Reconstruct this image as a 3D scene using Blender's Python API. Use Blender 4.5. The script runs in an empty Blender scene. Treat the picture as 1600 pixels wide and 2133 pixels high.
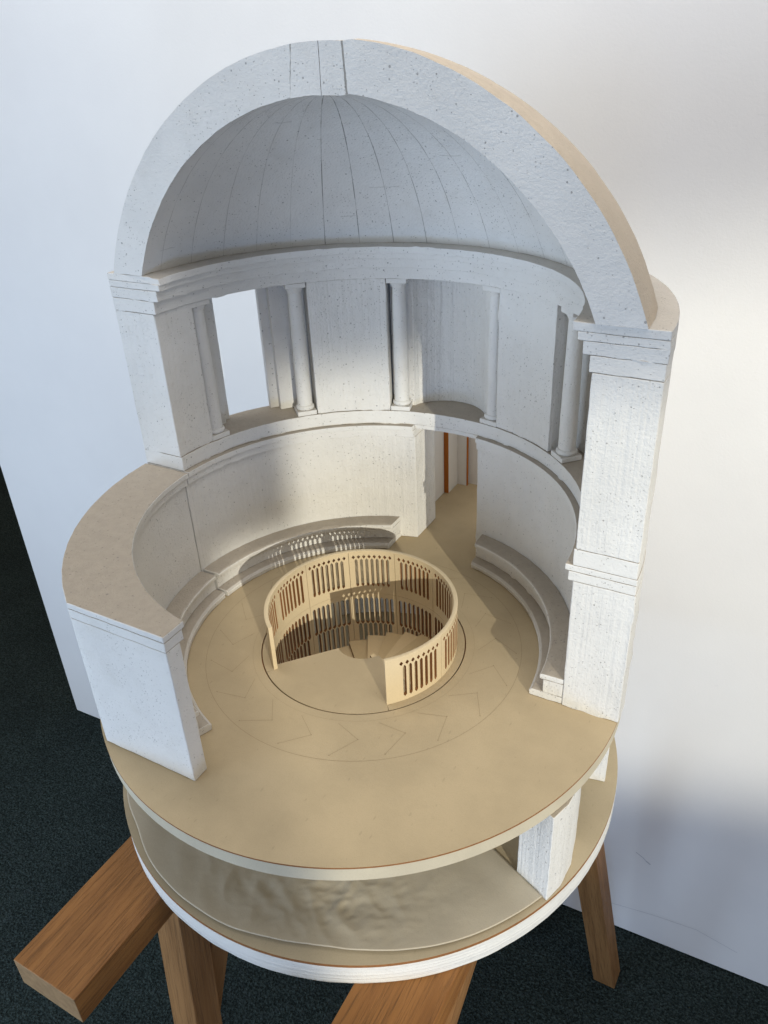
import bpy, bmesh, math, random
from mathutils import Vector, Matrix, noise
random.seed(7)
C = bpy.context.scene.collection
R = math.radians
PI = math.pi
Z0 = -0.569          # underside of the base disc: top of the trestle beams
ZF = -3.40           # carpet

# ------------------------------------------------------------------ materials
class NT:
    def __init__(s, name):
        m = bpy.data.materials.new(name); m.use_nodes = True
        s.m = m; s.t = m.node_tree; s.n = s.t.nodes; s.l = s.t.links
        s.n.clear()
        s.out = s.n.new('ShaderNodeOutputMaterial'); s.b = s.n.new('ShaderNodeBsdfPrincipled')
        s.l.new(s.b.outputs[0], s.out.inputs[0])
        s.tc = s.n.new('ShaderNodeTexCoord')
    def set(s, sock, v):
        if hasattr(v, 'node'): s.l.new(v, sock)
        else:
            if hasattr(sock, 'default_value') and isinstance(v, (tuple, list)) and len(v) == 3 and len(sock.default_value) == 4: v = (*v, 1)
            sock.default_value = v
    def math(s, op, a, b=None, c=None, clamp=False):
        n = s.n.new('ShaderNodeMath'); n.operation = op; n.use_clamp = clamp
        s.set(n.inputs[0], a)
        if b is not None: s.set(n.inputs[1], b)
        if c is not None: s.set(n.inputs[2], c)
        return n.outputs[0]
    def mix(s, f, a, b, mode='MIX'):
        n = s.n.new('ShaderNodeMix'); n.data_type = 'RGBA'; n.blend_type = mode
        s.set(n.inputs[0], f); s.set(n.inputs[6], a); s.set(n.inputs[7], b)
        return n.outputs[2]
    def ramp(s, v, a, b, c=0., d=1.):
        n = s.n.new('ShaderNodeMapRange'); n.interpolation_type = 'SMOOTHSTEP'
        s.set(n.inputs[0], v); s.set(n.inputs[1], a); s.set(n.inputs[2], b); s.set(n.inputs[3], c); s.set(n.inputs[4], d)
        return n.outputs[0]
    def scaled(s, sc, off=(0, 0, 0)):
        n = s.n.new('ShaderNodeMapping'); s.l.new(s.tc.outputs['Object'], n.inputs[0])
        n.inputs['Scale'].default_value = sc; n.inputs['Location'].default_value = off
        return n.outputs[0]
    def noise(s, scale, detail=3, rough=.55, vec=None, dist=0):
        n = s.n.new('ShaderNodeTexNoise'); n.inputs['Scale'].default_value = scale
        n.inputs['Detail'].default_value = detail; n.inputs['Roughness'].default_value = rough
        n.inputs['Distortion'].default_value = dist
        s.l.new(vec or s.tc.outputs['Object'], n.inputs['Vector']); return n.outputs['Fac']
    def voro(s, scale, vec=None):
        n = s.n.new('ShaderNodeTexVoronoi'); n.inputs['Scale'].default_value = scale
        s.l.new(vec or s.tc.outputs['Object'], n.inputs['Vector']); return n.outputs['Distance'], n.outputs['Color']
    def sep(s, v):
        n = s.n.new('ShaderNodeSeparateXYZ'); s.l.new(v, n.inputs[0]); return n.outputs
    def normal(s):
        g = s.n.new('ShaderNodeNewGeometry'); return s.sep(g.outputs['Normal'])
    def bump(s, h, dist, strength=1.0, prev=None):
        n = s.n.new('ShaderNodeBump'); n.inputs['Distance'].default_value = dist; n.inputs['Strength'].default_value = strength
        s.l.new(h, n.inputs['Height'])
        if prev is not None: s.l.new(prev, n.inputs['Normal'])
        return n.outputs[0]

def specks(N, scale, thr, keep, vec=None):
    d, c = N.voro(scale, vec)
    cs = N.sep(c)
    size = N.math('MULTIPLY', N.math('POWER', cs[0], 2.5), thr)
    on = N.math('GREATER_THAN', cs[1], 1 - keep)
    lim = N.math('MULTIPLY', size, on)
    return N.math('LESS_THAN', d, lim)

def plaster(name, col=(.74, .725, .695), dust=(.385, .33, .265), dustamt=.9, speck=1.0, lines=0.0, seams=None):
    N = NT(name)
    nz = N.normal()
    big = N.noise(2.2, 4, .6); mid = N.noise(11, 4, .6); fine = N.noise(110, 3, .6); grain = N.noise(320, 2, .6)
    c = N.mix(N.ramp(big, .32, .68), tuple(x * .94 for x in col), tuple(min(1, x * 1.04) for x in col))
    c = N.mix(N.math('MULTIPLY', N.ramp(mid, .52, .74), .16), c, (.58, .545, .48))
    # patchy speck density
    patch = N.noise(5, 2, .5)
    s1 = specks(N, 74, .235, .46); s2 = specks(N, 150, .36, .60); s3 = specks(N, 24, .11, .24)
    warp = N.scaled((1, 1, 2.2)); s4 = specks(N, 92, .26, .34, warp)
    sp = N.math('MAXIMUM', N.math('MAXIMUM', s1, s3), N.math('MAXIMUM', s4, N.math('MULTIPLY', s2, N.math('MULTIPLY', N.ramp(patch, .42, .58), .7))))
    sp = N.math('MULTIPLY', sp, speck)
    du = N.math('MULTIPLY', N.ramp(nz[2], .55, .95), dustamt)
    dusty = N.mix(N.ramp(N.noise(26, 5, .7), .3, .7), tuple(x * .94 for x in dust), tuple(x * 1.06 for x in dust))
    c = N.mix(du, c, dusty)
    c = N.mix(N.math('MULTIPLY', sp, .62), c, (.22, .21, .195))
    h = N.math('ADD', N.math('MULTIPLY', fine, .5), N.math('MULTIPLY', mid, .9))
    h = N.math('ADD', h, N.math('MULTIPLY', grain, .25))
    h = N.math('SUBTRACT', h, N.math('MULTIPLY', sp, .8))
    if lines:
        st = N.noise(1, 2, .6, N.scaled((46, 46, 1.1)))
        rg = N.noise(38, 4, .75)
        h = N.math('ADD', h, N.math('MULTIPLY', N.ramp(rg, .35, .7), lines * .8))
        h = N.math('ADD', h, N.math('MULTIPLY', N.ramp(st, .35, .65), lines))
    bp = N.bump(h, .0050, .9)
    if seams:
        o = N.sep(N.tc.outputs['Object'])
        ang = N.math('ARCTAN2', o[1], o[0])
        rad = N.math('SQRT', N.math('ADD', N.math('MULTIPLY', o[0], o[0]), N.math('MULTIPLY', o[1], o[1])))
        q = N.math('DIVIDE', ang, R(9.6)); q = N.math('ADD', q, .42)
        fr = N.math('ABSOLUTE', N.math('SUBTRACT', N.math('FRACT', q), .5))
        dist = N.math('MULTIPLY', N.math('MULTIPLY', fr, R(9.6)), rad)       # distance to a meridian joint
        ln = N.math('LESS_THAN', dist, N.ramp(N.noise(9, 3, .6), .4, .62, .0004, .0016))
        ids = N.math('FLOOR', q)
        wj = N.n.new('ShaderNodeTexWhiteNoise'); wj.noise_dimensions = '1D'; N.l.new(N.math('ADD', ids, 40.5), wj.inputs['W'])
        ln = N.math('MULTIPLY', ln, N.ramp(wj.outputs['Value'], .15, .85, .38, 1.0))
        wn = N.n.new('ShaderNodeTexWhiteNoise'); wn.noise_dimensions = '1D'; N.l.new(ids, wn.inputs['W'])
        # one or two short cross joints on each gore
        hz = N.math('ADD', N.math('MULTIPLY', wn.outputs['Value'], .42), seams['z0'])
        hd = N.math('ABSOLUTE', N.math('SUBTRACT', o[2], N.math('ADD', hz, N.math('MULTIPLY', N.noise(14, 2), .02))))
        ln2 = N.math('MULTIPLY', N.math('LESS_THAN', hd, .0012), N.math('GREATER_THAN', N.noise(7, 2), .5))
        inside = N.math('LESS_THAN', N.math('MULTIPLY', nz[1], 1.), -.93)    # the sawn face
        notface = N.math('SUBTRACT', 1, inside)
        gl = N.math('MULTIPLY', N.math('MAXIMUM', ln, N.math('MULTIPLY', ln2, .3)), N.math('MULTIPLY', notface, N.math('GREATER_THAN', rad, .035)))
        # joints of the crown piece on the sawn face
        w = N.math('MULTIPLY', N.math('SUBTRACT', N.noise(30, 2), .5), .006)
        x = N.math('ADD', o[0], w)
        sl = N.math('MULTIPLY', N.math('SUBTRACT', o[2], seams['top']), -.06)
        j1 = N.math('LESS_THAN', N.math('ABSOLUTE', N.math('SUBTRACT', N.math('SUBTRACT', x, sl), seams['x1'])), .0034)
        j2 = N.math('LESS_THAN', N.math('ABSOLUTE', N.math('SUBTRACT', N.math('ADD', x, N.math('MULTIPLY', sl, 2.)), seams['x2'])), N.ramp(N.noise(25, 2), .4, .6, .0003, .002))
        hi = N.math('GREATER_THAN', o[2], seams['zmin'])
        fj = N.math('MULTIPLY', N.math('MULTIPLY', N.math('MAXIMUM', j1, j2), N.math('LESS_THAN', N.math('ABSOLUTE', N.math('SUBTRACT', o[1], 0)), .05)), hi)
        gl = N.math('MAXIMUM', gl, N.math('MULTIPLY', fj, inside))
        c = N.mix(N.math('MULTIPLY', gl, .72), c, (.16, .145, .12))
        bp = N.bump(N.math('SUBTRACT', 1, gl), .003, .8, bp)
    N.set(N.b.inputs['Base Color'], c); N.b.inputs['Roughness'].default_value = .85
    N.b.inputs['Specular IOR Level'].default_value = .25
    N.l.new(bp, N.b.inputs['Normal'])
    return N.m

def card(name, col, var=.08, rough=.8, scuff=.5, bump=.0012, spec=.3):
    N = NT(name)
    a = N.noise(3, 5, .6); b = N.noise(60, 3, .6); f = N.noise(260, 2, .7); d = N.noise(14, 4, .65)
    c = N.mix(N.ramp(a, .3, .7), tuple(x * (1 - var) for x in col), tuple(x * (1 + var) for x in col))
    c = N.mix(N.math('MULTIPLY', N.ramp(f, .45, .75), .30), c, tuple(x * .72 for x in col))
    c = N.mix(N.math('MULTIPLY', N.ramp(d, .60, .78), .22 * scuff), c, tuple(x * .62 for x in col))
    sp = N.math('MAXIMUM', specks(N, 30, .10, .14), N.math('MULTIPLY', specks(N, 90, .3, .25, N.scaled((1, .35, 1))), .5))
    c = N.mix(N.math('MULTIPLY', sp, .55 * scuff), c, tuple(x * .35 for x in col))
    N.set(N.b.inputs['Base Color'], c); N.b.inputs['Roughness'].default_value = rough
    N.b.inputs['Specular IOR Level'].default_value = spec
    h = N.math('ADD', N.math('MULTIPLY', b, .6), N.math('MULTIPLY', f, .3))
    N.l.new(N.bump(h, bump, .6), N.b.inputs['Normal'])
    return N.m

def wood(name, col, dark, axis):
    N = NT(name)
    sc = [1, 1, 1]; long_ = {'x': 0, 'y': 1, 'z': 2}[axis]
    def st(k, l):
        v = [k] * 3; v[long_] = l; return N.scaled(tuple(v))
    g1 = N.noise(1, 4, .65, st(16, .9), .6); g2 = N.noise(1, 3, .7, st(150, 4.5)); g3 = N.noise(1, 2, .5, st(260, 9))
    big = N.noise(1.7, 3)
    c = N.mix(N.ramp(g1, .28, .72), dark, col)
    c = N.mix(N.math('MULTIPLY', N.ramp(g2, .50, .68), .62), c, tuple(x * .50 for x in dark))
    c = N.mix(N.math('MULTIPLY', N.ramp(g3, .55, .7), .35), c, tuple(x * .6 for x in dark))
    c = N.mix(N.math('MULTIPLY', N.ramp(big, .5, .8), .3), c, tuple(min(1, x * 1.35) for x in col))
    N.set(N.b.inputs['Base Color'], c); N.b.inputs['Roughness'].default_value = .55
    N.b.inputs['Specular IOR Level'].default_value = .35
    N.l.new(N.bump(N.math('SUBTRACT', 1, N.ramp(g2, .45, .7)), .0022, .6), N.b.inputs['Normal'])
    return N.m

def plain(name, col, rough=.7, var=.1, scale=20):
    N = NT(name)
    a = N.noise(scale, 4, .6)
    c = N.mix(a, tuple(x * (1 - var) for x in col), tuple(min(1, x * (1 + var)) for x in col))
    N.set(N.b.inputs['Base Color'], c); N.b.inputs['Roughness'].default_value = rough
    N.b.inputs['Specular IOR Level'].default_value = .25
    return N.m

def carpet():
    N = NT('carpet')
    f = N.noise(62, 3, .8); g = N.noise(17, 4, .75); b = N.noise(1.2, 3)
    d, vc = N.voro(60)
    col = N.mix(N.ramp(f, .38, .66), (.014, .021, .020), (.054, .075, .072))
    col = N.mix(N.math('MULTIPLY', N.ramp(g, .5, .75), .5), col, (.060, .076, .080))
    col = N.mix(N.math('MULTIPLY', N.ramp(b, .4, .7), .25), col, (.010, .013, .015))
    N.set(N.b.inputs['Base Color'], col); N.b.inputs['Roughness'].default_value = 1.0
    N.b.inputs['Specular IOR Level'].default_value = .05
    N.l.new(N.bump(N.math('ADD', f, d), .03, .9), N.b.inputs['Normal'])
    return N.m

def boardmat():
    N = NT('white_board_paint')
    a = N.noise(.9, 4, .6); f = N.noise(90, 3, .6); s = N.noise(1, 3, .6, N.scaled((7, 7, 40)))
    c = N.mix(N.ramp(a, .3, .7), (.80, .80, .805), (.84, .84, .84))
    m = N.math('MULTIPLY', N.ramp(s, .72, .80), N.ramp(N.noise(2.2, 2), .55, .68))
    c = N.mix(N.math('MULTIPLY', m, .25), c, (.45, .46, .50))
    N.set(N.b.inputs['Base Color'], c); N.b.inputs['Roughness'].default_value = .75
    N.b.inputs['Specular IOR Level'].default_value = .2
    N.l.new(N.bump(f, .002, .4), N.b.inputs['Normal'])
    return N.m

CAPTOP = .546
M = dict(
    plaster=plaster('speckled_plaster'),
    sawn=plaster('sawn_plaster', lines=.28),
    cornice=plaster('cornice_plaster', dustamt=.5),
    domeout=plaster('dome_outer_plaster', col=(.58, .50, .405), dust=(.58, .50, .405), speck=.4),
    column=plaster('column_plaster', speck=.8, dustamt=.5),
    niche=plaster('niche_plaster', lines=.55, speck=.9),
    dome=plaster('dome_plaster', dust=(.52, .45, .36), dustamt=.95,
                 seams=dict(z0=1.341 - Z0 + .05, top=1.95 - Z0, x1=.066, x2=-.108, zmin=1.8 - Z0)),
    floorcard=card('tan_floor_card', (.465, .37, .235), scuff=.6),
    rimcard=card('pale_rim_card', (.56, .50, .38), scuff=.3),
    basecard=card('base_top_card', (.50, .42, .29), scuff=.5),
    paper=card('crumpled_brown_paper', (.54, .48, .375), var=.03, scuff=.12, rough=.6),
    rail=card('pale_rail_card', (.66, .54, .355), var=.05, scuff=.35),
    stair=card('stair_card', (.72, .56, .33), var=.05, scuff=.3),
    stair_dark=card('stair_card_darker', (.62, .475, .27), var=.05, scuff=.3),
    burnt=plain('burnt_edge', (.26, .115, .042), .8, .4, 60),
    cutedge=plain('tread_cut_edge', (.27, .16, .07), .8, .2, 40),
    orange=plain('orange_edge', (.42, .135, .025), .8, .15, 20),
    whitecard=plain('white_card', (.70, .685, .67), .8, .03, 8),
    rimwhite=plaster('base_rim_plaster', col=(.76, .75, .72), dustamt=.3, speck=.15),
    line=plain('engraved_line', (.27, .20, .115), .9, .2, 50),
    carpet=carpet(), board=boardmat(),
    oak_y=wood('oak_beam', (.33, .148, .042), (.215, .090, .024), 'y'),
    oak_z=wood('oak_leg', (.33, .17, .065), (.225, .108, .038), 'z'),
    endgrain=plain('oak_end_grain', (.30, .19, .095), .8, .45, 42),
    scuff=plain('grey_scuff', (.56, .57, .60), .9, .1, 20),
)

# base rim: horizontal brush marks
def rimlines(m):
    t = m.node_tree; n = t.nodes; l = t.links
    b = [x for x in n if x.type == 'BSDF_PRINCIPLED'][0]
    tc = [x for x in n if x.type == 'TEX_COORD'][0]
    mp = n.new('ShaderNodeMapping'); mp.inputs['Scale'].default_value = (1.2, 1.2, 60); l.new(tc.outputs['Object'], mp.inputs[0])
    nz = n.new('ShaderNodeTexNoise'); nz.inputs['Scale'].default_value = 1; nz.inputs['Detail'].default_value = 3; l.new(mp.outputs[0], nz.inputs['Vector'])
    old = b.inputs['Normal'].links[0].from_socket
    bp = n.new('ShaderNodeBump'); bp.inputs['Distance'].default_value = .012; bp.inputs['Strength'].default_value = .7
    l.new(nz.outputs['Fac'], bp.inputs['Height']); l.new(old, bp.inputs['Normal']); l.new(bp.outputs[0], b.inputs['Normal'])
rimlines(M['rimwhite'])

# ------------------------------------------------------------------ object helpers
def empty(name, loc, label=None, cat=None, group=None):
    o = bpy.data.objects.new(name, None); C.objects.link(o); o.location = loc; o.empty_display_size = .1
    if label: o['label'] = label
    if cat: o['category'] = cat
    if group: o['group'] = group
    return o
def worldloc(o):
    v = Vector((0, 0, 0))
    while o is not None: v += o.location; o = o.parent
    return v
def link(name, bm, mat, parent=None, smooth=35, bevel=0, segs=2):
    """vertices of bm are in world space; the object sits at its parent's origin"""
    off = worldloc(parent) if parent else Vector((0, 0, 0))
    bmesh.ops.remove_doubles(bm, verts=bm.verts, dist=1e-6)
    bmesh.ops.recalc_face_normals(bm, faces=bm.faces)
    if parent: bmesh.ops.translate(bm, verts=bm.verts, vec=-off)
    me = bpy.data.meshes.new(name); bm.to_mesh(me); bm.free()
    o = bpy.data.objects.new(name, me); C.objects.link(o)
    mats = mat if isinstance(mat, (list, tuple)) else [mat]
    for m in mats: me.materials.append(m)
    if parent: o.parent = parent
    if smooth:
        me.polygons.foreach_set('use_smooth', [True] * len(me.polygons))
        if not bevel: me.set_sharp_from_angle(angle=R(smooth))
    if bevel:
        b = o.modifiers.new('bevel', 'BEVEL'); b.width = bevel; b.segments = segs; b.limit_method = 'ANGLE'
        b.angle_limit = R(38); b.harden_normals = True; b.use_clamp_overlap = True
    return o
def jitter(bm, amp, sc=22):
    bm.normal_update()
    for v in bm.verts:
        if amp == .0013:      # small knocks, deepest where an edge sticks out
            v.co -= v.normal * max(0, noise.noise(v.co * 38) - .34) * .020
        n = noise.noise_vector(v.co * sc) + .6 * noise.noise_vector(v.co * sc * 3.1 + Vector((5, 1, 2)))
        v.co += n * amp
def dens(poly, step):
    out = []
    for i, a in enumerate(poly):
        b = poly[(i + 1) % len(poly)]
        d = math.dist(a, b); k = max(1, int(round(d / step)))
        for j in range(k): out.append((a[0] + (b[0] - a[0]) * j / k, a[1] + (b[1] - a[1]) * j / k))
    return out
def ring(bm, prof, a0, a1, step=2.0, pd=.03, cx=0., cy=0.):
    """sweep a closed (r, z) profile about the axis; a0 / a1 in degrees or functions of r"""
    f0 = a0 if callable(a0) else (lambda r: a0); f1 = a1 if callable(a1) else (lambda r: a1)
    P = dens(prof, pd) if pd else list(prof)
    full = not callable(a0) and not callable(a1) and abs(abs(a1 - a0) - 360) < 1e-6
    n = max(2, int(abs(f1(P[0][0]) - f0(P[0][0])) / step)); rows = []
    for i in range(n + (0 if full else 1)):
        t = i / n; row = []
        for r, z in P:
            a = R(f0(r) + (f1(r) - f0(r)) * t); row.append(bm.verts.new((cx + r * math.cos(a), cy + r * math.sin(a), z)))
        rows.append(row)
    k = len(P)
    for i in range(len(rows) if full else len(rows) - 1):
        A = rows[i]; B = rows[(i + 1) % len(rows)]
        for j in range(k): bm.faces.new((A[j], A[(j + 1) % k], B[(j + 1) % k], B[j]))
    if not full: bm.faces.new(rows[0][::-1]); bm.faces.new(rows[-1])
    return bm
def rect(r0, r1, z0, z1): return [(r0, z0), (r1, z0), (r1, z1), (r0, z1)]
def extrude(bm, poly, z0, z1, step=.03, zs=.05):
    P = dens(poly, step); nz = max(1, int((z1 - z0) / zs)); rows = []
    for i in range(nz + 1):
        z = z0 + (z1 - z0) * i / nz
        rows.append([bm.verts.new((x, y, z)) for x, y in P])
    k = len(P)
    for i in range(nz):
        for j in range(k): bm.faces.new((rows[i][j], rows[i][(j + 1) % k], rows[i + 1][(j + 1) % k], rows[i + 1][j]))
    bm.faces.new(rows[0][::-1]); bm.faces.new(rows[-1]); return bm
def arc(r, a0, a1, n=24, cx=0, cy=0):
    return [(cx + r * math.cos(R(a0 + (a1 - a0) * i / n)), cy + r * math.sin(R(a0 + (a1 - a0) * i / n))) for i in range(n + 1)]
def box(bm, x0, x1, y0, y1, z0, z1):
    vs = [bm.verts.new((x, y, z)) for z in (z0, z1) for x, y in ((x0, y0), (x1, y0), (x1, y1), (x0, y1))]
    for f in ((3, 2, 1, 0), (4, 5, 6, 7), (0, 1, 5, 4), (1, 2, 6, 5), (2, 3, 7, 6), (3, 0, 4, 7)): bm.faces.new([vs[i] for i in f])
    return bm
def lathe(bm, prof, cx, cy, n=32):
    rows = [[bm.verts.new((cx + r * math.cos(2 * PI * i / n), cy + r * math.sin(2 * PI * i / n), z)) for i in range(n)] for r, z in prof]
    for a, b in zip(rows, rows[1:]):
        for i in range(n): bm.faces.new((a[i], a[(i + 1) % n], b[(i + 1) % n], b[i]))
    bm.faces.new(rows[0][::-1]); bm.faces.new(rows[-1]); return bm
NB = bmesh.new
def atx(x):   # angle at which radius r meets the plane x (rear half)
    return lambda r: math.degrees(math.acos(x / r))

# ------------------------------------------------------------------ setting
bm = NB(); s = 40
for i in range(2):
    pass
vs = [bm.verts.new(p) for p in ((-30, -20, ZF), (30, -20, ZF), (30, 30, ZF), (-30, 30, ZF))]; bm.faces.new(vs)
o = link('floor', bm, M['carpet'], smooth=0); o['kind'] = 'structure'; o['label'] = 'dark blue green carpet under the trestles'

def onboard(x): return 1.426 + (x + 4.262) * (1.636 - 1.426) / (1.885 + 4.262)
bw = empty('partition_wall', (0, onboard(0), ZF), 'tall plain white partition panel standing behind the model on the carpet', 'partition')
bm = NB(); x0, x1 = -4.262, 6.0
pl = [(x0, onboard(x0)), (x1, onboard(x1)), (x1, onboard(x1) + .16), (x0, onboard(x0) + .16)]
v = [bm.verts.new((x, y, z)) for z in (ZF + .004, 5.0) for x, y in pl]
for f in ((3, 2, 1, 0), (4, 5, 6, 7), (0, 1, 5, 4), (1, 2, 6, 5), (2, 3, 7, 6), (3, 0, 4, 7)): bm.faces.new([v[i] for i in f])
link('panel', bm, M['board'], bw, smooth=0, bevel=.012)
def scuff(pts, w=.004):
    bm = NB()
    for (xa, za), (xb, zb) in zip(pts, pts[1:]):
        d = Vector((xb - xa, zb - za)); d.normalize(); n = Vector((-d.y, d.x)) * w / 2
        q = [(xa + n.x, za + n.y), (xa - n.x, za - n.y), (xb - n.x, zb - n.y), (xb + n.x, zb + n.y)]
        bm.faces.new([bm.verts.new((x, onboard(x) - .0025, z)) for x, z in q])
    link('scuff_mark', bm, M['scuff'], bw, smooth=0)

# ------------------------------------------------------------------ the model
top = empty('architectural_model', (0, 0, Z0),
            'white plaster cutaway model of a domed rotunda with columns on a round tan floor', 'building model')

# base disc
bm = NB(); ring(bm, [(.02, Z0), (.992, Z0), (.998, Z0 + .012), (.999, -.478), (.995, -.4745), (.02, -.4745)], 0, 360, 2, .03)
jitter(bm, .0016, 14)
base = link('base_disc', bm, M['rimwhite'], top, bevel=0)
bm = NB(); ring(bm, rect(.02, .9985, -.4743, -.462), 0, 360, 2, 0)
def two(bm, zc=None):
    for f in bm.faces: f.material_index = 1 if abs(f.normal.z) < .5 else 0
bmesh.ops.recalc_face_normals(bm, faces=bm.faces); two(bm)
link('base_sheet', bm, [M['basecard'], M['burnt']], base)
# supports between the two discs
bm = NB(); extrude(bm, [(.782, -.361), (.906, -.416), (.930, -.343), (.936, -.25), (.918, -.135), (.785, -.125)], -.4615, -.0605, .025, .03); jitter(bm, .0012)
link('support_block', bm, M['sawn'], top, bevel=.004)
for a0, a1, r0, r1 in ((9.3, 40, .80, .955), (95, 130, .8, .97), (170, 205, .8, .95)):
    bm = NB(); ring(bm, rect(r0, r1, -.4615, -.0605), a0, a1, 1.5, .03); jitter(bm, .0012)
    link('support_block', bm, M['sawn'], top, bevel=.004)

# floor disc: card body with a thin laser cut top sheet that also runs out through the rear doorway
bm = NB(); ring(bm, rect(.396, .998, -.06, -.0065), 0, 360, 2, 0)
def trim(bm, inner=.9):
    for v in bm.verts:
        r = math.hypot(v.co.x, v.co.y)
        if r > inner:
            k = (.982 + .018 * max(0, -v.co.y / r) ** 3); v.co.x *= k; v.co.y *= k
trim(bm)
fd = link('floor_disc', bm, M['rimcard'], top, bevel=.002)
bm = NB(); ring(bm, rect(.3965, 1.0, -.0063, 0), 0, 360, 2, 0); trim(bm)
bmesh.ops.recalc_face_normals(bm, faces=bm.faces); two(bm)
link('floor_sheet', bm, [M['floorcard'], M['burnt']], fd)
bm = NB()
pl = arc(.9826, 116, 68, 20) + [(.375, 1.52), (-.44, 1.50)]
extrude(bm, pl, -.05, -.0003, .2, 1)
link('corridor_floor', bm, M['floorcard'], fd, smooth=0)
# engraved paving pattern, and a fainter ring close to the stair
bm = NB()
def strip(bm, p, q, w=.0008, z=.0006):
    d = Vector((q[0] - p[0], q[1] - p[1])); d.normalize(); n = Vector((-d.y, d.x)) * w / 2
    bm.faces.new([bm.verts.new((x, y, z)) for x, y in ((p[0] + n.x, p[1] + n.y), (p[0] - n.x, p[1] - n.y), (q[0] - n.x, q[1] - n.y), (q[0] + n.x, q[1] + n.y))])
def pol(r, a): return (r * math.cos(R(a)), r * math.sin(R(a)))
for k in range(20):
    a = 9.9 + 18 * k
    strip(bm, pol(.586, a - 9), pol(.512, a)); strip(bm, pol(.442, a - 9), pol(.512, a))
    for rr, aa in ((.586, a - 9), (.512, a)):
        c = pol(rr, aa); bm.faces.new([bm.verts.new((c[0] + .0019 * math.cos(t * PI / 4), c[1] + .0019 * math.sin(t * PI / 4), .0008)) for t in range(8)])
n = 240
for rr, w in ((.606, .0009), (.428, .0004)):
    for i in range(n):
        a0, a1 = 360 * i / n, 360 * (i + 1) / n
        bm.faces.new([bm.verts.new((*p, .0004)) for p in (pol(rr - w / 2, a0), pol(rr + w / 2, a0), pol(rr + w / 2, a1), pol(rr - w / 2, a1))])
link('engraved_pattern', bm, M['line'], fd, smooth=0)

# lower drum: one wall each side of the rear doorway
RI, RO = .79, .985
XR, XL = .139, -.155
wall_prof = [(RI, 0.001), (RO, .001), (RO, .579), (.762, .579), (.762, .557), (.774, .555), (.774, .524), (RI, .521)]
def drum(name, a0, a1, par):
    bm = NB(); ring(bm, rect(RI, RO, .0008, .5205), a0, a1, 1.6, .04); jitter(bm, .0013)
    w = link(name, bm, M['sawn'], par, bevel=.004)
    bm = NB(); ring(bm, rect(.774, RO - .0015, .521, .5555), a0, a1, 1.6, .03); jitter(bm, .0013)
    ring(bm, rect(.762, RO - .0005, .556, .5785), a0, a1, 1.6, .03)
    link('cornice', bm, M['plaster'], w, bevel=.003)
    return w
drum('lower_wall', 0.0, atx(XR), top)
drum('lower_wall', atx(XL), 180.0, top)

# benches
def bench(a0, a1, par, dz=0, dr=0):
    e0 = a0; e1 = a1
    bm = NB(); ring(bm, [(.672 + dr, .001), (.789, .001), (.789, .030 + dz), (.680 + dr, .030 + dz), (.669 + dr, .020 + dz)], e0, e1, 1.6, .025); jitter(bm, .0014, 30)
    b = link('bench', bm, M['plaster'], par, bevel=.003)
    bm = NB(); ring(bm, rect(.7195 + dr, .789, .0305 + dz, .0868), e0, e1, 1.6, .025); jitter(bm, .0013)
    link('bench_riser', bm, M['sawn'], b, bevel=.002)
    bm = NB(); ring(bm, [(.706 + dr, .0870), (.789, .0870), (.789, .109), (.712 + dr, .109), (.704 + dr, .103)], e0, e1, 1.6, .025); jitter(bm, .0012)
    link('bench_seat', bm, M['plaster'], b, bevel=.004)
    return b
bench(.25, atx(.171), top)
bench(atx(-.231), 179.4, top)

# gallery slab and the lintel over the doorway
bm = NB(); ring(bm, rect(.785, .982, .579, .638), 0, 180, 1.6, .03); jitter(bm, .0013)
gs = link('gallery_slab', bm, M['plaster'], top, bevel=.003)
bm = NB(); ring(bm, rect(.787, .975, .560, .5788), atx(XR - .001), atx(XL + .001), 2, .03)
link('door_lintel', bm, M['plaster'], gs, bevel=.002)

# gallery storey
ZG0, ZG1 = .6385, 1.2035
for a0, a1 in ((0, 15.5), (51.5, 73.5), (109, 132), (167, 180)):
    bm = NB(); ring(bm, rect(.79, .982, ZG0, ZG1), a0, a1, 1.2, .05); jitter(bm, .0013)
    link('gallery_wall', bm, M['sawn'], top, bevel=.004)
# bay behind the middle pair of columns, with its shallow apse
P0, P1 = (-.177, .857), (.121, .880)
ch = math.dist(P0, P1) / 2; sg = .078; nr = (ch * ch + sg * sg) / (2 * sg)
mx, my = (P0[0] + P1[0]) / 2, (P0[1] + P1[1]) / 2
ux, uy = (P1[0] - P0[0]) / (2 * ch), (P1[1] - P0[1]) / (2 * ch)
px, py = -uy, ux
cx, cy = mx + px * (sg - nr), my + py * (sg - nr)
aa0 = math.degrees(math.atan2(P0[1] - cy, P0[0] - cx)); aa1 = math.degrees(math.atan2(P1[1] - cy, P1[0] - cx))
bm = NB()
pl = arc(.855, 108.7, 102.2, 4) + arc(nr, aa0, aa1, 28, cx, cy) + arc(.872, 80.5, 73.7, 4) + arc(.985, 73.7, 108.7, 20)
extrude(bm, pl, ZG0, ZG1, .03, .05); jitter(bm, .0006)
link('niche', bm, M['niche'], top, bevel=.003)
# stepped jambs of the two open bays
for cc in (149.5, 33.5):
    for sgn in (1, -1):
        e = cc + sgn * 17.4
        bm = NB(); q = sorted((e, cc + sgn * 8.1)); ring(bm, rect(.905, .942, ZG0, ZG1), q[0], q[1], 1.2, .05); jitter(bm, .0006)
        j = link('window_jamb', bm, M['plaster'], top, bevel=.002)
        bm = NB(); q = sorted((e, cc + sgn * 5.9)); ring(bm, rect(.9425, .975, ZG0, ZG1), q[0], q[1], 1.2, .05); jitter(bm, .0006)
        link('outer_jamb', bm, M['plaster'], j, bevel=.002)

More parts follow.
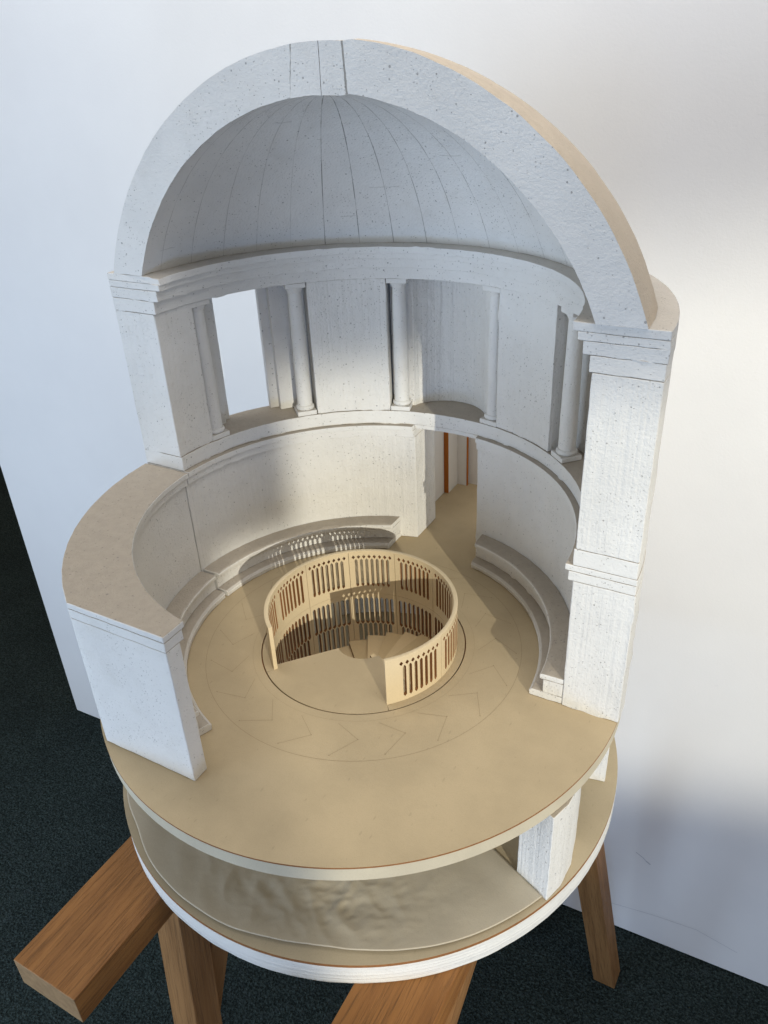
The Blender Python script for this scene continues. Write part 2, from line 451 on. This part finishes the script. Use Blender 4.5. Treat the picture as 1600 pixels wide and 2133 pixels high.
# columns
def plinth(bm, cx, cy, a, w, z0, z1):
    c, s = math.cos(R(a)), math.sin(R(a)); h = w / 2
    vs = [bm.verts.new((cx + c * u - s * v_, cy + s * u + c * v_, z)) for z in (z0, z1) for u, v_ in ((-h, -h), (h, -h), (h, h), (-h, h))]
    for f in ((3, 2, 1, 0), (4, 5, 6, 7), (0, 1, 5, 4), (1, 2, 6, 5), (2, 3, 7, 6), (3, 0, 4, 7)): bm.faces.new([vs[i] for i in f])
for a in (164.2, 135.3, 105.8, 76.2, 46.6, 19.0):
    x, y = pol(.8285, a)
    bm = NB()
    prof = [(.0325, ZG0 + .040)]
    for i in range(13):
        t = i / 12; prof.append((.0325 - .0055 * t ** 1.6, ZG0 + .044 + t * (ZG1 - .040 - ZG0 - .044)))
    lathe(bm, prof, x, y); jitter(bm, .0005)
    col = link('column', bm, M['column'], top)
    bm = NB(); plinth(bm, x, y, a, .084, ZG0 + .0003, ZG0 + .021)
    b = link('column_base', bm, M['column'], col, bevel=.003)
    bm = NB(); lathe(bm, [(.036, ZG0 + .0215), (.0395, ZG0 + .026), (.040, ZG0 + .032), (.0375, ZG0 + .037), (.034, ZG0 + .0405)], x, y)
    link('torus', bm, M['column'], b)
    bm = NB(); plinth(bm, x, y, a, .082, ZG1 - .0200, ZG1 - .0004)
    cp = link('capital', bm, M['column'], col, bevel=.0025)
    bm = NB(); lathe(bm, [(.0275, ZG1 - .041), (.0305, ZG1 - .037), (.031, ZG1 - .033), (.036, ZG1 - .025), (.0375, ZG1 - .0203)], x, y)
    link('echinus', bm, M['column'], cp)

# entablature, laid in four courses
ent = None
for r0, z0, z1 in ((.7815, 1.2042, 1.2505), (.7605, 1.2512, 1.2890), (.744, 1.2896, 1.3130), (.7275, 1.3135, 1.3385)):
    bm = NB(); ring(bm, rect(r0, .982 + (.002 if z0 > 1.25 else 0), z0, z1), 0, 180, 1.6, .03); jitter(bm, .0013)
    if z0 > 1.31:      # broken corner at the left end of the top course
        for v in bm.verts:
            d = (v.co - Vector((-.735, 0, 1.3385))).length
            if d < .055:
                k = (1 - d / .055); v.co += Vector((-.035 * k, .012 * k, -.012 * k)) * (0.8 + .5 * noise.noise(v.co * 60))
    if ent is None: ent = link('entablature', bm, M['plaster'], top, bevel=.0025)
    else: link('course', bm, M['cornice'], ent, bevel=.0025)

# saucer dome
DX = -.0125; zs = 1.3392
a_in, h_in, a_out, h_out = .803, .546, .9375, .674
Ri = (a_in ** 2 + h_in ** 2) / (2 * h_in); ci = zs + h_in - Ri
Rq = (a_out ** 2 + h_out ** 2) / (2 * h_out); co = zs + h_out - Rq
def domeprof():
    ti = math.asin(a_in / Ri); to = math.asin(a_out / Rq)
    ni = 34
    inn = [(Ri * math.sin(ti * (1 - i / ni)), ci + Ri * math.cos(ti * (1 - i / ni))) for i in range(ni + 1)]
    out = [(Rq * math.sin(to * i / ni), co + Rq * math.cos(to * i / ni)) for i in range(ni + 1)]
    inn[-1] = (.0008, inn[-1][1]); out[0] = (.0008, out[0][1])
    return inn, out
inn, out = domeprof()
bm = NB(); na = 96; R1 = []; R2 = []
for i in range(na + 1):
    a = PI * i / na
    R1.append([bm.verts.new((DX + r * math.cos(a), r * math.sin(a), z)) for r, z in inn])
    R2.append([bm.verts.new((DX + r * math.cos(a), r * math.sin(a), z)) for r, z in out])
for i in range(na):
    for j in range(len(inn) - 1):
        bm.faces.new((R1[i][j], R1[i + 1][j], R1[i + 1][j + 1], R1[i][j + 1]))
        bm.faces.new((R2[i][j], R2[i][j + 1], R2[i + 1][j + 1], R2[i + 1][j])).material_index = 1
    bm.faces.new((R1[i][0], R2[i][-1], R2[i + 1][-1], R1[i + 1][0]))
L = len(inn); nt = 4
for i in (0, na):        # sawn face, gridded between the two arcs
    grid = [[R1[i][k]] + [bm.verts.new(R1[i][k].co.lerp(R2[i][L - 1 - k].co, t / nt)) for t in range(1, nt)] + [R2[i][L - 1 - k]] for k in range(L)]
    for k in range(L - 1):
        for t in range(nt): bm.faces.new((grid[k][t], grid[k][t + 1], grid[k + 1][t + 1], grid[k + 1][t]))
jitter(bm, .0016, 18)
for v in bm.verts:       # the right-hand piece stands a little proud of the crown piece
    if v.co.x > .06 and v.co.y < .2: v.co.y -= .006 * (1 - v.co.y / .2); v.co.z += .006 * max(0, 1 - (v.co.x - .06) / .5)
link('dome', bm, [M['dome'], M['domeout']], top, bevel=.003)

# partitions seen through the rear doorway
def slab(name, x0, x1, y0, y1, mat, par, z1=.553):
    bm = NB(); box(bm, x0, x1, y0, y1, .0002, z1); return link(name, bm, mat, par, smooth=0, bevel=.0006)
cp = slab('corridor_partition', -.262, -.230, .99, 1.229, M['whitecard'], top)
slab('cut_edge', -.262, -.2295, 1.2292, 1.2345, M['orange'], cp)
p2 = slab('corridor_partition', -.250, -.207, 1.2348, 1.347, M['whitecard'], top)
slab('cut_edge', -.2293, -.2068, 1.2322, 1.2346, M['orange'], p2)
p3 = slab('corridor_partition', -.25, -.158, 1.3475, 1.361, M['whitecard'], top)
slab('cut_edge', -.1578, -.1520, 1.3476, 1.361, M['orange'], p3)
p4 = slab('corridor_partition', -.20, .30, 1.3775, 1.392, M['whitecard'], top)

# ------------------------------------------------------------------ removable front wall
fw = empty('wall_section', (-.6, -.45, .0005),
           'curved white plaster wall section with flat tan top standing on the left of the round floor', 'wall section')
XJ, YC = -.132, -.838
def stubpoly(ri, ro, ypush=0, eps=0):
    ai = math.degrees(math.atan2(-math.sqrt(ri * ri - XJ * XJ), XJ)) % 360
    ao = math.degrees(math.atan2(YC, -math.sqrt(ro * ro - YC * YC))) % 360
    return arc(ri, 180.35, ai, 40) + [(XJ, YC)] + arc(ro, ao, 180.35, 30)
def stub(ri, ro, z0, z1, name, mat, par, bev=.004):
    bm = NB(); extrude(bm, stubpoly(ri, ro), z0, z1, .03, .04); jitter(bm, .0012)
    return link(name, bm, mat, par, bevel=bev)
w = stub(RI, RO, .0012, .5205, 'wall', M['plaster'], fw)
stub(.774, RO - .001, .5210, .5555, 'cornice', M['plaster'], w, .003)
stub(.762, RO, .5560, .579, 'coping', M['plaster'], w, .004)
bench(180.5, 250.0, fw, .003, .004)

# ------------------------------------------------------------------ spiral stair with pierced railing
st = empty('spiral_staircase', (0, 0, -.45),
           'round tan card spiral stair with pierced railing set into the floor', 'staircase')
bm = NB(); pl = arc(.3482, -131, -127.2, 3) + arc(.3915, -126.8, -47.2, 40) + arc(.3482, -46.8, -27, 10) + arc(.103, -27, -131, 16)
extrude(bm, pl, -.03, .0006, .1, 1)
link('landing', bm, M['floorcard'], st, smooth=0)
bm = NB(); ring(bm, rect(.3642, .3915, -.03, .0004), -46.9, 232.9, 2, 0)
link('insert_ring', bm, M['floorcard'], st)
bm = NB(); ring(bm, rect(.3925, .3962, -.055, -.010), 0, 360, 2, 0)
link('joint_gap', bm, M['burnt'], st)

RIN, ROUT = .3490, .3635
ZT, ZB = .190, -.455
def rail_panel(a0, a1, zb, zt, holes):
    """pierced curved sheet; holes: (centre angle, half width deg, z bottom, z top, tip)"""
    bm = NB(); xs = {a0, a1}
    for c, hw, b, t, tip in holes: xs |= {round(c - hw, 4), round(c, 4), round(c + hw, 4)}
    xs = sorted(xs); fin = []
    for p, q in zip(xs, xs[1:]):
        k = max(1, int((q - p) / 3.0)); fin += [p + (q - p) * i / k for i in range(k)]
    fin.append(xs[-1])
    def V(r, a, z): return bm.verts.new((r * math.cos(R(a)), r * math.sin(R(a)), z))
    def quad(pts, mi=0):
        f = bm.faces.new([V(*p) for p in pts]); f.material_index = mi
    for p, q in zip(fin, fin[1:]):
        if q - p < 1e-4: continue
        m = (p + q) / 2; cov = []
        for c, hw, b, t, tip in holes:
            if c - hw < m < c + hw:
                f = lambda a: max(0, min(1, abs(a - c) / hw))
                cov.append((b + tip * f(p), b + tip * f(q), t - tip * f(p), t - tip * f(q)))
        cov.sort(); lo = (zb, zb); segs = []
        for b0, b1, t0, t1 in cov:
            segs.append((lo, (b0, b1))); lo = (t0, t1)
            quad([(RIN, p, b0), (RIN, q, b1), (ROUT, q, b1), (ROUT, p, b0)], 1)
            quad([(RIN, p, t0), (ROUT, p, t0), (ROUT, q, t1), (RIN, q, t1)], 1)
        segs.append((lo, (zt, zt)))
        for (l0, l1), (h0, h1) in segs:
            quad([(RIN, p, l0), (RIN, p, h0), (RIN, q, h1), (RIN, q, l1)])
            quad([(ROUT, p, l0), (ROUT, q, l1), (ROUT, q, h1), (ROUT, p, h0)])
        quad([(RIN, p, zt), (ROUT, p, zt), (ROUT, q, zt), (RIN, q, zt)])
        quad([(RIN, p, zb), (RIN, q, zb), (ROUT, q, zb), (ROUT, p, zb)])
    for c, hw, b, t, tip in holes:
        for a in (c - hw, c + hw):
            quad([(RIN, a, b + tip), (RIN, a, t - tip), (ROUT, a, t - tip), (ROUT, a, b + tip)], 1)
    for a in (a0, a1): quad([(RIN, a, zb), (RIN, a, zt), (ROUT, a, zt), (ROUT, a, zb)])
    return bm
PIT = 3.62
def holes_up(c):
    H = [(c + (i - 3) * PIT, 1.02, .017, .158, .008) for i in range(7)]
    H += [(c + (i - 3.5) * PIT, 1.05, .157, .1765, .0085) for i in range(8)]
    return H
def holes_dn(c):
    H = [(c + (i - 3.5) * PIT, 1.22, -.182, -.040, .009) for i in range(8)]
    H += [(c + (i - 3) * PIT, 1.22, -.318, -.176, .009) for i in range(7)]
    return H
ups = [(-47, -8.7, -25.0), (-8.5, 23, 7.2), (23.2, 33.7, None), (33.9, 65.3, 49.6), (65.5, 97.0, 81.2), (97.2, 128.9, 113.1), (129.1, 160.4, 144.8), (160.6, 191.9, 176.3), (192.1, 223.4, 207.8), (223.6, 233.0, None)]
for a0, a1, c in ups:
    bm = rail_panel(a0 + .06, a1 - .06, -.0205, ZT, holes_up(c) if c is not None else [])
    link('railing_panel', bm, [M['rail'], M['burnt']], st, smooth=20)
bm = NB(); ring(bm, [(RIN - .0006, ZT + .0003), (ROUT + .0006, ZT + .0003), (ROUT + .0006, ZT + .005), (ROUT - .002, ZT + .0062), (RIN + .002, ZT + .0062), (RIN - .0006, ZT + .005)], -47, 233, 2, 0)
link('handrail', bm, M['rail'], st)
dn = [(33.9, 65.3, 49.6), (65.5, 97.0, 81.2), (97.2, 128.9, 113.1), (129.1, 160.4, 144.8), (160.6, 191.9, 176.3), (192.1, 223.4, 207.8)]
for a0, a1, c in dn:
    bm = rail_panel(a0 + .06, a1 - .06, ZB, -.0215, holes_dn(c))
    link('stairwell_panel', bm, [M['rail'], M['burnt']], st, smooth=20)
bm = rail_panel(223.5, 393.8, ZB, -.0305, [])
link('stairwell_panel', bm, [M['rail'], M['burnt']], st, smooth=20)
# treads wind down counter-clockwise from the landing
for i in range(1, 20):
    a = -36 + 14.12 * (i - 1); z = -.0225 * i
    bm = NB(); pl = arc(.3482, a - 1.2, a + 14.12, 8) + arc(.060, a + 14.12, a - 1.2, 3)
    extrude(bm, pl, z - .0220, z, .1, 1)
    bmesh.ops.recalc_face_normals(bm, faces=bm.faces); two(bm)
    link('tread', bm, [M['stair' if i % 2 else 'stair_dark'], M['cutedge']], st, smooth=0)  # alternate treads coloured darker in place of the shade at each edge

# ------------------------------------------------------------------ loose paper on the base
bm = NB(); na, nr_ = 240, 110
def pz(r, a):
    x, y = pol(r, a)
    k = max(0, min(1, (r - .42) / .2))
    wv = noise.noise(Vector((x * 9 + y * 5, y * 9 - x * 4, 3))) * .011
    d = (x - .18) * .55 + (y + .72) * .84     # diagonal creases
    amp = math.exp(-((a + 76) / 26) ** 2) * math.exp(-((r - .80) / .14) ** 2)
    cr = .42 * amp * (.0030 * math.sin(d * 66 + 5 * noise.noise(Vector((x * 6, y * 6, 1)))) + .016 * (.4 - abs(noise.noise(Vector((x * 9 + y * 4, y * 10, 7))))) * 2 + .007 * (.4 - abs(noise.noise(Vector((x * 26, y * 23 - x * 9, 2))))) * 2)
    lift = .018 * math.exp(-((a + 70) / 30) ** 2) * max(0, (r - .82) / .15)
    return -.4612 + .009 + max(-.0075, k * (wv * .22 + cr)) + lift
rows = []
for i in range(na + 1):
    t = i / na; a = -141 + t * (141 - 24.9); row = []
    rmax = .982 - .022 * math.exp(-((a + 70) / 14) ** 2) - .012 * math.exp(-((a + 122) / 6) ** 2) + .002 * noise.noise(Vector((a * .12, 2, 1)))
    for j in range(nr_ + 1):
        r = .42 + (rmax - .42) * j / nr_; row.append(bm.verts.new((*pol(r, a), pz(r, a))))
    rows.append(row)
for i in range(na):
    for j in range(nr_): bm.faces.new((rows[i][j], rows[i][j + 1], rows[i + 1][j + 1], rows[i + 1][j]))
o = link('paper_sheet', bm, M['paper'])
sm = o.modifiers.new('thickness', 'SOLIDIFY'); sm.thickness = .0025; sm.offset = -1
o['label'] = 'crumpled brown paper sheet lying in the gap between the two round discs'; o['category'] = 'paper'

# ------------------------------------------------------------------ trestles
def leg(name, par, foot, head, w=.138):
    f, h = Vector(foot), Vector(head); d = h - f; Ln = d.length
    zx = d.normalized(); xx = Vector((1, 0, 0)) - zx * zx.x; xx.normalize(); yx = zx.cross(xx)
    bm = NB(); k = w / 2
    lo = []; hi = []
    for u, v_ in ((-k, -k), (k, -k), (k, k), (-k, k)):
        p = f + xx * u + yx * v_; p = p + zx * ((ZF + .003 - p.z) / zx.z); lo.append(p)
        q = h + xx * u + yx * v_; q = q + zx * ((head[2] - q.z) / zx.z); hi.append(q)
    Rm = Matrix((xx, yx, zx)).transposed()
    inv = Rm.inverted()
    vs = [bm.verts.new(inv @ (p - f)) for p in lo + hi]
    for q in ((3, 2, 1, 0), (4, 5, 6, 7), (0, 1, 5, 4), (1, 2, 6, 5), (2, 3, 7, 6), (3, 0, 4, 7)): bm.faces.new([vs[i] for i in q])
    bmesh.ops.recalc_face_normals(bm, faces=bm.faces)
    me = bpy.data.meshes.new(name); bm.to_mesh(me); bm.free(); me.materials.append(M['oak_z'])
    o = bpy.data.objects.new(name, me); C.objects.link(o); o.parent = par
    o.location = f - par.location; o.rotation_euler = Rm.to_euler()
    b = o.modifiers.new('bevel', 'BEVEL'); b.width = .004; b.segments = 2
    return o
def trestle(x0, x1, y0, y1, label):
    cx = (x0 + x1) / 2
    t = empty('trestle', (cx, (y0 + y1) / 2, ZF), label, 'trestle', 'oak trestles under the model')
    bm = NB(); box(bm, x0, x1, y0, y1, Z0 - .132, Z0 - .0006)
    bmesh.ops.recalc_face_normals(bm, faces=bm.faces)
    for f in bm.faces: f.material_index = 1 if abs(f.normal.y) > .9 else 0
    link('beam', bm, [M['oak_y'], M['endgrain']], t, smooth=0, bevel=.004)
    leg('leg', t, (cx + .305, y0 + .10, ZF), (cx - .048, y0 + .62, Z0 - .1325))
    leg('leg', t, (cx - .31, y0 + .27, ZF), (cx + .068, y0 + .79, Z0 - .1325))
    for sx in (1, -1):
        leg('leg', t, (cx + sx * .36, y1 - .06, ZF), (cx + sx * .052, y1 - .58, Z0 - .1325))
    return t
trestle(-.602, -.316, -1.342, 1.30, 'oak trestle under the left side with its beam end jutting out at lower left')
trestle(.442, .720, -1.34, 1.30, 'oak trestle under the right side with one leg in front of the white panel')

# ------------------------------------------------------------------ scuffs on the panel (x, z on the panel face)
scuff([(.95, -2.57), (1.0, -2.60), (1.03, -2.63)], .006)
scuff([(1.02, -2.62), (1.05, -2.64)], .010)
scuff([(.80, -3.17), (1.12, -3.12), (1.40, -3.10), (1.66, -3.17)], .003)

# ------------------------------------------------------------------ camera
cam = bpy.data.cameras.new('camera'); co_ = bpy.data.objects.new('camera', cam); C.objects.link(co_)
co_.location = (1.31548, -2.05467, 1.96696); co_.rotation_euler = (1.051405, .042417, .502788)
cam.sensor_fit = 'HORIZONTAL'; cam.sensor_width = 36; cam.lens = 1656.172 / 1600 * 36
cam.clip_start = .05; cam.clip_end = 200
bpy.context.scene.camera = co_

# ------------------------------------------------------------------ light
def area(name, loc, direction, sx, sy, power, color, spread=180):
    l = bpy.data.lights.new(name, 'AREA'); l.shape = 'RECTANGLE'; l.size = sx; l.size_y = sy
    l.energy = power; l.color = color; l.spread = R(spread)
    o = bpy.data.objects.new(name, l); C.objects.link(o); o.location = loc
    o.rotation_euler = Vector(direction).to_track_quat('-Z', 'Y').to_euler(); return o
AZ, EL = R(-41.5), R(15.0)
S = Vector((math.cos(AZ) * math.cos(EL), math.sin(AZ) * math.cos(EL), math.sin(EL)))
nP = Vector((-math.sin(AZ), math.cos(AZ), 0))          # to the right, seen along the beam
up = S.cross(nP); up = up if up.z > 0 else -up
def sun_through_window(power, color, D=32.0, pc=0.0, vc=0.0):
    """a small far lamp whose beam carries the outline of the window it shines through"""
    l = bpy.data.lights.new('low_sun', 'SPOT'); l.energy = power; l.color = color
    l.shadow_soft_size = D * math.tan(R(.15)); l.spot_size = R(16); l.spot_blend = 0
    o = bpy.data.objects.new('low_sun', l); C.objects.link(o)
    o.location = nP * pc + up * vc + S * D
    o.rotation_euler = (-S).to_track_quat('-Z', 'Y').to_euler()
    l.use_nodes = True; t = l.node_tree; t.nodes.clear()
    n = t.nodes; lk = t.links
    out = n.new('ShaderNodeOutputLight'); em = n.new('ShaderNodeEmission'); tc = n.new('ShaderNodeTexCoord'); sp = n.new('ShaderNodeSeparateXYZ')
    lk.new(tc.outputs['Normal'], sp.inputs[0]); lk.new(em.outputs[0], out.inputs[0])
    def m(op, a, b_):
        k = n.new('ShaderNodeMath'); k.operation = op
        for i, v in enumerate((a, b_)):
            if hasattr(v, 'node'): lk.new(v, k.inputs[i])
            else: k.inputs[i].default_value = v
        return k.outputs[0]
    def ss(v, a, b_, c=0., d=1.):
        k = n.new('ShaderNodeMapRange'); k.interpolation_type = 'SMOOTHSTEP'
        for i, q in enumerate((v, a, b_, c, d)):
            if hasattr(q, 'node'): lk.new(q, k.inputs[i])
            else: k.inputs[i].default_value = q
        return k.outputs[0]
    zz = m('ABSOLUTE', sp.outputs[2], 0)
    p = m('ADD', m('MULTIPLY', m('DIVIDE', sp.outputs[0], zz), D * FX), pc)
    v = m('ADD', m('MULTIPLY', m('DIVIDE', sp.outputs[1], zz), D * FY), vc)
    low = ss(p, -.50, -.39); hig = ss(p, -.12, -.01); sel = ss(v, .24, .36)
    left = m('ADD', m('MULTIPLY', low, m('SUBTRACT', 1, sel)), m('MULTIPLY', hig, sel))
    near = ss(v, .82, 1.14, 1., 0.); far = ss(v, .85, 1.70, 1., 0.); side = ss(p, .95, 1.05)
    topm = m('ADD', m('MULTIPLY', near, m('SUBTRACT', 1, side)), m('MULTIPLY', far, side))
    sill = ss(v, -2.10, -1.35)
    lk.new(m('MULTIPLY', m('MULTIPLY', left, topm), sill), em.inputs['Strength'])
    return o
FX, FY = 1.0, 1.0
SUNC = (1.0, .955, .80)
sun_through_window(2.45 * 32 * 32 * 4 * PI, SUNC)
area('left_window_sky', (-3.3, -4.9, .9), (3.1, 5.2, -.75), 4.2, 3.8, 225, (.64, .80, 1.0))
area('low_left_blue_fill', (-4.6, -3.4, -1.0), (1.4, 4.9, -.9), 2.2, 1.8, 50, (.46, .68, 1.0))  # fill lamp added to brighten the panel's lower left
area('low_right_blue_fill', (3.8, -5.2, -1.2), (-2.0, 6.6, -.5), 3.0, 1.4, 98, (.36, .58, 1.0))  # added lamp that lifts and blues the panel's low right side
area('ceiling_light', (.5, -.6, 5.5), (.5, 2.6, -3.2), 8.5, 1.4, 225, (1.0, .975, .94))
w = bpy.data.worlds.new('World'); bpy.context.scene.world = w; w.use_nodes = True
bg = w.node_tree.nodes['Background']; bg.inputs[0].default_value = (1.0, .90, .75, 1); bg.inputs[1].default_value = .30

sc = bpy.context.scene
sc.view_settings.view_transform = 'Standard'; sc.view_settings.look = 'None'; sc.view_settings.exposure = 0
sc.render.engine = 'CYCLES'
sc.cycles.use_denoising = True
sc.cycles.max_bounces = 8; sc.cycles.diffuse_bounces = 5
